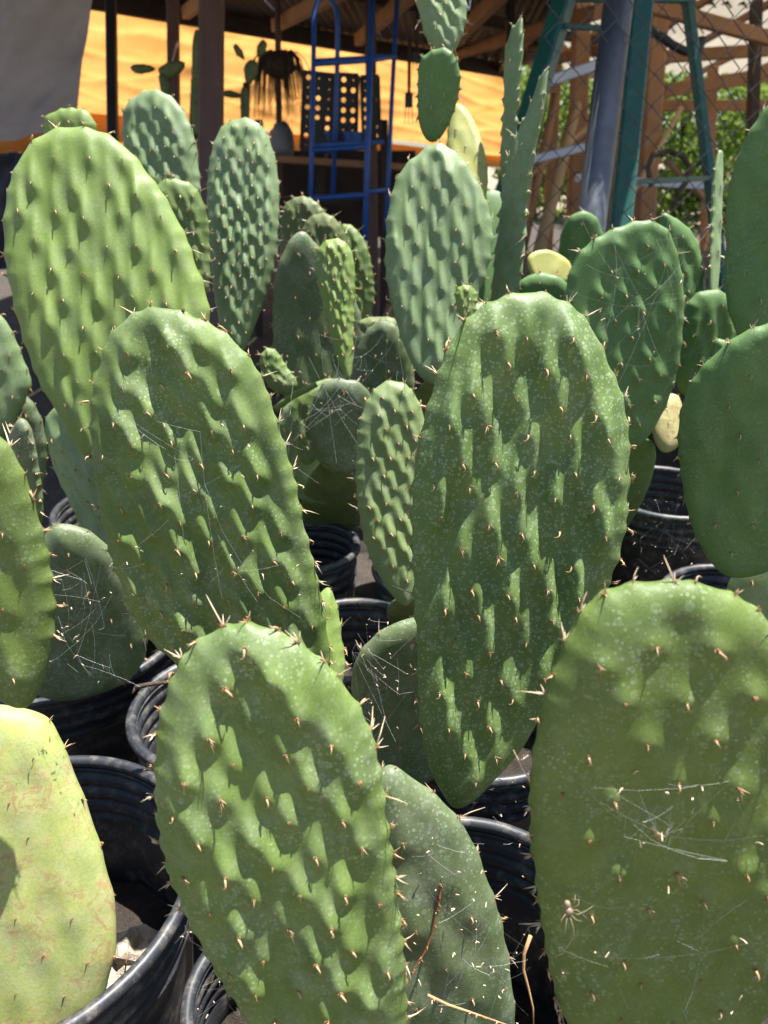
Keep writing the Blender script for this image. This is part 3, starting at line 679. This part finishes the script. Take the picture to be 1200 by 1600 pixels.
# blue rolling ladder
bl = empty('step_ladder', U(550, 350, 3.9), 'tall blue tubular metal ladder cart standing in the shed', 'ladder')
def btube(pts, r, name='rail', parent=bl, mat='bluep', n=10):
    o = MB().tube([U(*p) for p in pts], r, n).build(name, parent, (mat,), True); o.matrix_basis = Matrix.Translation(-parent.location); return o
btube([(485, 325, 3.9), (489, 150, 3.9), (491, 20, 3.9), (496, 2, 3.9), (506, -6, 3.9), (516, -2, 3.9), (525, 12, 3.9), (528, 40, 3.9), (526, 150, 4.1), (520, 305, 4.2)], .0125)
btube([(570, 375, 3.9), (577, 150, 3.9), (582, -30, 3.9)], .015)
btube([(603, 360, 4.1), (612, 160, 4.1), (622, -30, 4.1)], .0125)
for v in (100, 235, 310):
    for (d0, d1) in ((3.9, 3.9),): btube([(488, v, d0), (576, v - 6, d1)], .014, 'crossbar')
btube([(576, 94, 3.9), (617, 88, 4.1)], .014, 'crossbar'); btube([(572, 300, 3.9), (607, 296, 4.1)], .012, 'crossbar')
bar(bl, 'step', [(487, 97, 4.0), (600, 90, 4.0)], 6, 'bluep', 9)
bar(bl, 'step', [(487, 228, 4.0), (600, 222, 4.0)], 40, 'bluep', 6)
# perforated trays hanging
def tray(u0, v0, u1, v1, d, cols, rows, label, lean=0):
    p = U(u0, v0, d); t = empty('seed_tray', p, label, 'tray', 'black perforated trays hanging in the shed')
    wd = (u1 - u0) * d / F; ht = (v1 - v0) * d / F; mb = MB(); cw, chh = wd / cols, ht / rows
    for i in range(cols):
        for j in range(rows):
            cx, cz = (i + .5) * cw, -(j + .5) * chh; r = min(cw, chh) * (.27 if rr_.random() < .5 else .06)
            sq = []; oc = []
            for k in range(8):
                a = k * math.pi / 4; s_ = 1 / max(abs(math.cos(a)), abs(math.sin(a)))
                sq.append((cx + cw / 2 * math.cos(a) * s_, 0, cz + chh / 2 * math.sin(a) * s_)); oc.append((cx + r * math.cos(a), 0, cz + r * math.sin(a)))
            mb.add(sq + oc, [(k, (k + 1) % 8, 8 + (k + 1) % 8, 8 + k) for k in range(8)])
    o = mb.build('perforated_sheet', t, ('board',)); so = o.modifiers.new('thick', 'SOLIDIFY'); so.thickness = .006
    f = MB()
    for (a, b) in (((0, 0), (1, 0)), ((1, 0), (1, 1)), ((1, 1), (0, 1)), ((0, 1), (0, 0))):
        f.box((a[0] * wd, -.006, -a[1] * ht), (b[0] * wd, -.006, -b[1] * ht), .012, .02)
    f.build('frame', t, ('board',)); t.rotation_euler = (R(4), R(lean), R(6)); return t
tray(474, 112, 524, 222, 4.3, 3, 8, 'left black perforated tray hanging behind the blue ladder', 5)
tray(530, 116, 560, 215, 4.35, 2, 7, 'middle black perforated tray hanging behind the blue ladder', 2)
tray(563, 120, 592, 210, 4.4, 2, 7, 'right black perforated tray hanging behind the blue ladder', -2)
# hanging dead plant
hp = empty('hanging_plant', U(436, 95, 4.4), 'dead brown trailing plant hanging in a basket in the shed', 'hanging plant')
mb = MB(); r1 = random.Random(8)
for i in range(150):
    a = r1.uniform(0, 6.28); q = r1.uniform(.05, .21); l = r1.uniform(.12, .32)
    c0 = Vector((math.cos(a) * .04, math.sin(a) * .04, .02)); c1 = Vector((math.cos(a) * q * .7, math.sin(a) * q * .7, .03 - .02)); c2 = Vector((math.cos(a) * q, math.sin(a) * q, -l))
    mb.tube([c0, c0.lerp(c1, .6) + Vector((0, 0, .03)), c1, c1.lerp(c2, .5) + Vector((0, 0, .02)), c2], r1.uniform(.003, .008), 4, .001)
o = mb.build('trailing_leaves', hp, ('darkleaf',)); o['kind'] = 'stuff'
blob('basket', (0, 0, -.03), .09, 'darkleaf', None, None, (1, 1, .7), 2, .2, hp)
MB().tube([(0, 0, 0), (0, 0, .32)], .004, 5).build('hanging_wire', hp, ('black',))
# hanging hand fork and tool
def tool(u, v, d, L, label, kind='tool'):
    t = empty('hand_tool', U(u, v, d), label, 'garden tool', 'garden tools hanging in the shed')
    MB().tube([(0, 0, 0), (0, 0, -L * .65)], .011, 8, .009).build('handle', t, ('dkwood',), True)
    mb = MB().box((0, 0, -L * .62), (0, 0, -L * .8), .045, .006)
    for s_ in (-.018, 0, .018): mb.tube([(s_, 0, -L * .78), (s_ * 1.2, -.004, -L)], .0035, 5, .0015)
    mb.build('fork_head', t, ('black',)); return t
tool(640, 60, 4.2, .42, 'hanging garden fork just left of the dark top pad')
tool(652, 20, 4.3, .30, 'smaller hanging garden fork above the other one')
# shed cacti silhouettes (behind tarp light)
sc = empty('prickly_pear_cactus', U(300, 250, 3.6) , 'tall slender cactus silhouetted against the yellow tarp at left', 'cactus')
for P_, b_, dd in [([(202,106),(215,99),(235,102),(244,108),(235,114),(215,116)], (245,110), 3.6), ([(246,110),(262,96),(285,95),(290,105),(275,120),(258,128)], (250,128), 3.6),
                   ([(248,115),(262,120),(272,150),(282,180),(272,195),(258,170),(250,140)], (280,200), 3.62), ([(301,60),(308,44),(316,60),(318,120),(316,190),(306,215),(298,180),(299,110)], (306,216), 3.55)]:
    pad(sc, P_, b_, dd, 0, 6, .06, .003, 'olive', .018, 0, spiny=.3)
post(sc, 'stem', 302, 210, 300, 260, 3.56, 14, 'bark', True)
sc2 = empty('prickly_pear_cactus', U(385, 250, 3.7), 'thin branching cactus silhouetted between brown post and dead hanging plant', 'cactus')
for P_, b_, dd in [([(364,72),(370,68),(380,80),(383,94),(376,92),(367,84)], (383,96), 3.7), ([(400,80),(404,66),(413,61),(418,70),(414,84),(404,92)], (402,93), 3.7),
                   ([(382,100),(396,92),(404,102),(400,122),(388,134),(381,120)], (384,136), 3.7), ([(346,146),(356,140),(372,144),(382,150),(370,154),(354,152)], (384,151), 3.7), ([(378,136),(388,140),(390,180),(384,215),(376,190),(375,155)], (382,218), 3.72)]:
    pad(sc2, P_, b_, dd, 0, 6, .06, .003, 'olive', .018, 0, spiny=.3)
post(sc2, 'stem', 382, 212, 380, 260, 3.72, 12, 'bark', True)

# right hand structure: light roof panels and timber frame
fr = empty('timber_frame_shelter', (2.2, 5.6, 0), 'timber shelter with pale corrugated roof panels at top right', 'shelter')
corn = [(U(700, 96, 7.6), U(1000, 110, 7.9), Vector((2.6, 2.9, 2.22)), Vector((.95, 2.9, 2.22))),
        (U(1000, 110, 7.9), U(1330, 118, 8.2), Vector((4.6, 2.9, 2.22)), Vector((2.6, 2.9, 2.22)))]
for a, b, c_, d in corn:
    for k in range(4):
        s0, s1 = k / 4, (k + 1) / 4 - .002
        roof_sheet(fr, a.lerp(b, s0), a.lerp(b, s1), d.lerp(c_, s1), d.lerp(c_, s0), 'roofp', 4, .035)
for (a, b, wd, hd) in [((712, 84, 6.2), (935, 18, 4.6), 13, 18), ((955, -8, 4.0), (1230, 68, 4.4), 16, 20), ((935, 96, 5.6), (1230, 76, 5.6), 14, 18), ((1040, 142, 6.4), (1230, 112, 6.4), 12, 20),
                       ((1030, 165, 7.0), (1230, 165, 7.0), 10, 16), ((760, 60, 6.8), (1000, 92, 6.8), 10, 12), ((840, 100, 6.0), (1010, 60, 5.0), 12, 14)]:
    bar(fr, 'beam', [a, b], wd, 'wood', hd)
for k in range(9):
    a0, b0 = Vector((.95 + k * .42, 2.9, 2.16)), U(700 + k * 75, 106 + k * 2, 7.6 + k * .07)
    o = MB().box(a0 - fr.location, b0 - fr.location + Vector((0, 0, -.04)), .035, .05).build('purlin', fr, ('wood',))
for k in range(6):
    t_ = k / 5; a0 = Vector((.9, 3.2 + 4.0 * t_, 2.14 - .22 * t_)); b0 = a0 + Vector((4.2, .2, 0))
    o = MB().box(a0 - fr.location, b0 - fr.location, .03, .045).build('batten', fr, ('dkwood',))
post(fr, 'post', 908, 30, 905, 130, 5.4, 26, 'wood')
post(fr, 'post', 1028, 20, 1008, 320, 4.6, 28, 'wood')
post(fr, 'post', 872, 60, 862, 250, 6.2, 15, 'wood')
post(fr, 'post', 1112, 150, 1104, 330, 6.6, 14, 'wood')
post(fr, 'post', 1180, 60, 1172, 330, 5.2, 16, 'dkwood')
for (a, b, wd, m_) in [((838, 133, 3.4), (985, 84, 3.4), 16, 'alu'), ((828, 250, 3.3), (912, 230, 3.3), 13, 'alu'), ((900, 278, 3.7), (1130, 292, 3.7), 12, 'alu')]:
    bar(fr, 'rail', [a, b], wd, m_, wd)
lum = [((842, 160, 4.6), (822, 300, 4.3), 17, 'wood_pale'), ((868, 150, 4.5), (836, 300, 4.3), 13, 'wood'), ((900, 165, 4.6), (866, 300, 4.3), 18, 'wood_pale'), ((828, 275, 4.3), (940, 180, 4.6), 9, 'wood_pale'),
       ((985, 310, 4.2), (1030, 230, 4.5), 9, 'wood_pale'), ((1040, 250, 4.2), (1120, 330, 4.2), 9, 'wood'), ((948, 190, 4.9), (938, 320, 4.6), 12, 'wood')]
labs = ['round pale pole leaning leftmost behind the galvanised post', 'thin brown pole leaning behind the pale round pole', 'thick pale pole leaning just left of the galvanised post', 'narrow pale plank slanting across the leaning poles',
        'short pale stake leaning right of the green ladder foot', 'thin brown stake slanting down to the right behind the fence', 'brown pole standing behind the green ladder']
for (a, b, wd, m_), lb in zip(lum, labs):
    p = U(*b); o = MB().tube([U(*a) - p, (U(*a) - p) * .5, Vector((0, 0, 0)), -(U(*a) - p).normalized() * .5], wd * a[2] / F / 2, 12).build('wooden_pole', None, (m_,), True)
    o.location = p; tag(o, lb, 'pole', 'poles and planks leaning in the shelter')
# bent black hose
o = MB().tube([U(u, v, 3.2) - U(1010, 40, 3.2) for u, v in ((1010, 40), (1020, 50), (1035, 58), (1050, 70), (1070, 80), (1092, 82), (1098, 60))], .018, 10).build('hose', None, ('black',), True); o.location = U(1010, 40, 3.2)
tag(o, 'thick black hose bent between the green ladder rails', 'hose')
o = MB().tube([U(u, v, 2.9) - U(1000, 300, 2.9) for u, v in ((1018, 290), (1012, 262), (1020, 243), (1045, 236), (1068, 245), (1078, 262), (1072, 285), (1060, 300), (1050, 330))], .011, 8).build('dry_vine', None, ('bark',), True); o.location = U(1000, 300, 2.9)
tag(o, 'dark curled dry vine behind the fence at right', 'vine')
# green folding ladder
gl = empty('folding_ladder', U(960, 330, 2.6), 'green folding ladder with splayed rails behind the fence', 'ladder')
post(gl, 'rail', 884, -10, 822, 200, 2.5, 30, 'greenp'); post(gl, 'rail', 1002, -5, 972, 300, 2.4, 34, 'greenp')
post(gl, 'rail', 1074, 0, 1110, 290, 2.75, 15, 'greenp')
bar(gl, 'rung', [(870, 40, 2.5), (998, 48, 2.4)], 12, 'greenp', 8); bar(gl, 'rung', [(975, 285, 2.45), (1110, 278, 2.75)], 10, 'greenp', 8)
bar(gl, 'hinge_bar', [(890, -4, 2.52), (1074, -2, 2.7)], 14, 'greenp', 12)
# chain-link fence
fe = empty('chain_link_fence', U(935, 330, 2.0) * 1.0, 'chain link wire fence with thick galvanised post at right', 'fence')
fe.location.z = 0
post(fe, 'fence_post', 968, -10, 925, 335, 1.95, 47, 'galv', True)
fx0 = U(850, 200, 2.0).x; yF = U(900, 200, 2.0).y; dxw = .036
prevz = 2.0
for k in range(30):
    x0 = fx0 + k * dxw * 1.0; pts = []
    for j in range(50):
        z = .38 + j * .036; side = (j + k) % 2
        pts.append((x0 + (dxw * .5 if side else -dxw * .5) * 1.04, yF - .0 + (.0022 if side else -.0022) + .012 * math.sin(j * .25 + k * .1), z + .012 * math.sin(k * .7)))
    pts = [Vector(p) - fe.location for p in pts]
    MB().tube(pts, .0019, 4, cap=False).build('wire', fe, ('wire',), False)
# mulch mound / black weed cloth beyond cacti
cloth('weed_cloth', [Vector((.35, 3.6, .62)), Vector((3.2, 3.6, .60)), Vector((3.0, 2.0, .42)), Vector((.35, 2.0, .44))], 'board', 70, 50, .10, 'rumpled black weed cloth behind the fence at right', 'ground cloth', 8)
# trees beyond, right
def tree(x, y, h, r, label, seed):
    t = empty('tree', (x, y, -.05), label, 'tree', 'sunlit green trees beyond the shelter'); rg = random.Random(seed)
    tr = MB().tube([(0, 0, 0), (.05, 0, h * .3), (-.03, .05, h * .55), (0, 0, h * .8)], .09, 8, .03)
    for k in range(7):
        a = rg.uniform(0, 6.28); z = h * rg.uniform(.25, .7)
        tr.tube([(0, 0, z), (math.cos(a) * r * .4, math.sin(a) * r * .4, z + h * .1), (math.cos(a) * r * .8, math.sin(a) * r * .8, z + h * .18)], .03, 5, .008)
    tr.build('trunk', t, ('bark',), True)
    mb = MB(); cl = [(rg.uniform(-r, r) * .75, rg.uniform(-r, r) * .75, h * rg.uniform(.15, .95), rg.uniform(.25, .5) * r) for _ in range(26)]
    for cx, cy, cz, cr in cl:
        for _ in range(230):
            v = Vector((rg.gauss(0, 1), rg.gauss(0, 1), rg.gauss(0, 1))).normalized() * cr * rg.uniform(.6, 1.05)
            p = Vector((cx, cy, cz)) + v; s_ = rg.uniform(.05, .11)
            a = Vector((rg.uniform(-1, 1), rg.uniform(-1, 1), rg.uniform(-1, 1))).normalized() * s_; b = a.orthogonal().normalized() * s_ * .45
            mb.add([p - a, p + b, p + a, p - b], [(0, 1, 2, 3)])
    o = mb.build('crown', t, ('leaf',)); return t
tree(4.4, 12.5, 2.6, 1.5, 'low sunlit green tree seen through the fence at right', 1)
tree(6.8, 14, 3.0, 1.8, 'sunlit green tree near the right edge beyond the shelter', 2)
tree(2.6, 14.5, 2.3, 1.4, 'sunlit tree behind the leaning poles', 3)

# ------------------------------------------------------------ small things
def stone(u, v, d, r, sq, lab, seed):
    return blob('stone', U(u, v, d), r, 'stone', lab, 'stone', sq, seed, .55, None, 3)
stone(203, 1495, .80, .027, (1.05, .8, 1), 'larger pale angular stone in the pot at lower left', 1)
stone(190, 1542, .78, .022, (1.1, .9, .8), 'smaller grey stone below the larger one in the lower left pot', 5)
stone(236, 1522, .80, .008, (1, 1, .9), 'tiny pale pebble beside the larger stone in the lower left pot', 8)
def twig(pts, d, r, mat, lab, cat='twig', r2=.0004, nubs=0):
    P = [U(u, v, d if len(q) < 1 else d + q[0]) for u, v, *q in pts]; o0 = P[0].copy()
    ps = [p - o0 for p in P]; mb = MB().tube(ps, r, 6, r2)
    rg = random.Random(len(pts) * 7)
    for k in range(nubs):
        i = rg.randint(0, len(ps) - 2); p = ps[i].lerp(ps[i + 1], rg.random())
        mb.cone(p, (rg.uniform(-1, 1), -1, rg.uniform(-1, 1)), r * .8, r * 3, 4)
    o = mb.build('dry_twig', None, (mat,), True); o.location = o0; return tag(o, lab, cat)
twig([(689,1370),(688,1392),(683,1425),(676,1458),(664,1488),(650,1510),(641,1524)], .585, .0012, 'redtwig', 'thin dark red twig resting on the greyish lower pad', nubs=14)
twig([(668,1555),(700,1570),(730,1580),(765,1592),(800,1604)], .57, .0012, 'straw', 'orange brown twig across the bottom of the greyish lower pad', nubs=8)
twig([(829,1462),(819,1490),(818,1515),(826,1545),(833,1575),(834,1602)], .60, .0016, 'straw', 'curved tan straw standing between greyish pad and large shaded pad')
twig([(212,1074),(240,1068),(262,1066),(290,1058),(310,1060),(330,1056)], .86, .003, 'bark', 'dry stick lying on the rim of the large shaded pot', nubs=4)
twig([(195,1520),(200,1480)], .7, .0008, 'straw', 'short straw among the stones in the lower left pot')

# spider on its web
spd = empty('spider', U(889, 1423, .455), 'long legged tan spider on the left side of the large shaded pad', 'spider')
bs = U(889, 1423, .455)
blob('body', (0, 0, 0), .0027, 'spider', None, None, (1, .9, 1), 1, .05, spd)
blob('abdomen', U(886, 1414, .455) - bs, .0026, 'spider', None, None, (.8, .8, 1.3), 2, .05, spd)
for leg in [[(889,1424),(903,1429),(914,1424),(926,1416)], [(889,1426),(900,1437),(909,1440)], [(888,1426),(884,1445),(884,1459),(861,1470)], [(889,1427),(896,1450),(897,1462),(880,1490),(866,1495)],
            [(889,1421),(904,1414),(905,1406),(890,1405)], [(890,1422),(902,1422),(912,1430),(922,1440)], [(887,1424),(878,1436),(874,1452)], [(889,1422),(898,1409),(899,1398)]]:
    MB().tube([U(u, v, .455 - .003 * math.sin(i * 1.3)) - bs for i, (u, v) in enumerate(leg)], .00028, 5, .00015).build('leg', spd, ('spider',), True)

# cobwebs: nets of silk with caught flakes
def web(label, box, d, n, deb=10, seed=0, anchors=None, r=.00009, hub=None, jit=.01):
    n = int(n * .8); r *= .55
    rg = random.Random(seed); u0, v0, u1, v1 = box; o0 = U((u0 + u1) / 2, (v0 + v1) / 2, d); nodes = []
    t = empty('cobweb', o0, label, 'cobweb', 'cobwebs strung between the pads')
    mb = MB(); fl = MB()
    def P(u, v, dd=0): return U(u, v, d + dd) - o0
    def strand(a, b):
        m = (a + b) / 2 + Vector((0, 0, -1)) * (a - b).length * rg.uniform(0, .10) + Vector((rg.uniform(-1, 1), 0, rg.uniform(-1, 1))) * (a - b).length * .06
        mb.tube([a, a.lerp(m, .5) + (m - a.lerp(b, .5)) * .3, m, b.lerp(m, .5) + (m - a.lerp(b, .5)) * .3, b], r * rg.uniform(.5, 1.4), 3, cap=False)
    for i in range(n):
        if hub and rg.random() < .3:
            a = P(hub[0] + rg.gauss(0, 6), hub[1] + rg.gauss(0, 6), rg.uniform(-jit, jit) * .3)
        else: a = P(rg.uniform(u0, u1), rg.uniform(v0, v1), rg.uniform(-jit, jit))
        if nodes and rg.random() < .35: a = rg.choice(nodes)
        k_ = rg.choice((1, .6, .35, .25)); b = a.lerp(P(rg.uniform(u0, u1), rg.uniform(v0, v1), rg.uniform(-jit, jit)), k_); nodes += [b, (a + b) / 2]
        strand(a, b)
    for i in range(deb):
        p = rg.choice(nodes) if rg.random() < .6 else P(rg.uniform(u0, u1), rg.uniform(v0, v1), rg.uniform(-jit, jit)); a = Vector((rg.uniform(-1, 1), rg.uniform(-1, 1), rg.uniform(-1, 1))).normalized()
        l = rg.uniform(.0012, .0045); fl.tube([p, p + a * l * .5 + Vector((0, 0, l * .15)), p + a * l], rg.uniform(.0003, .0007), 4, .0002)
    o = mb.build('silk', t, ('web',)); o['kind'] = 'stuff'
    if deb: o = fl.build('caught_flakes', t, ('spine_pale',)); o['kind'] = 'stuff'
    return t
web('cobweb with flakes over the middle of the large shaded pad', (900, 1180, 1200, 1380), .436, 44, 12, 1, hub=(1040, 1310), r=.00006)
web('cobweb on the lower part of the large shaded pad', (860, 1380, 1180, 1600), .458, 22, 8, 2, r=.00005)
web('cobweb between the left edge pad and the shaded pot', (20, 850, 230, 1080), .63, 60, 26, 3, hub=(100, 990))
web('cobweb across the face of the broad mottled pad', (200, 640, 500, 980), .645, 34, 22, 4)
web('cobweb on the greyish lower pad', (640, 1300, 830, 1600), .575, 50, 50, 5, hub=(740, 1480))
web('cobweb in the dark gap under the tall bumpy pad', (700, 1180, 840, 1330), .66, 34, 14, 6)
web('cobweb over the shaded pads between the two bumpy ones', (430, 480, 640, 760), 1.02, 60, 30, 7, r=.00016, jit=.03)
web('cobweb before the shaded low grey green pad', (540, 960, 660, 1200), .78, 36, 30, 8, r=.00013)
web('cobweb over the dark pads at upper right', (860, 330, 1130, 700), 1.0, 60, 34, 9, r=.00015, hub=(1000, 480))
web('cobweb in front of the shaded pot at right', (990, 760, 1090, 900), 1.1, 40, 30, 10, r=.0002)
web('cobweb at the lower edge of the front pads', (280, 1440, 420, 1600), .60, 26, 14, 11)
web('cobweb across the top of the tall bumpy pad', (690, 460, 990, 640), .60, 14, 10, 12)
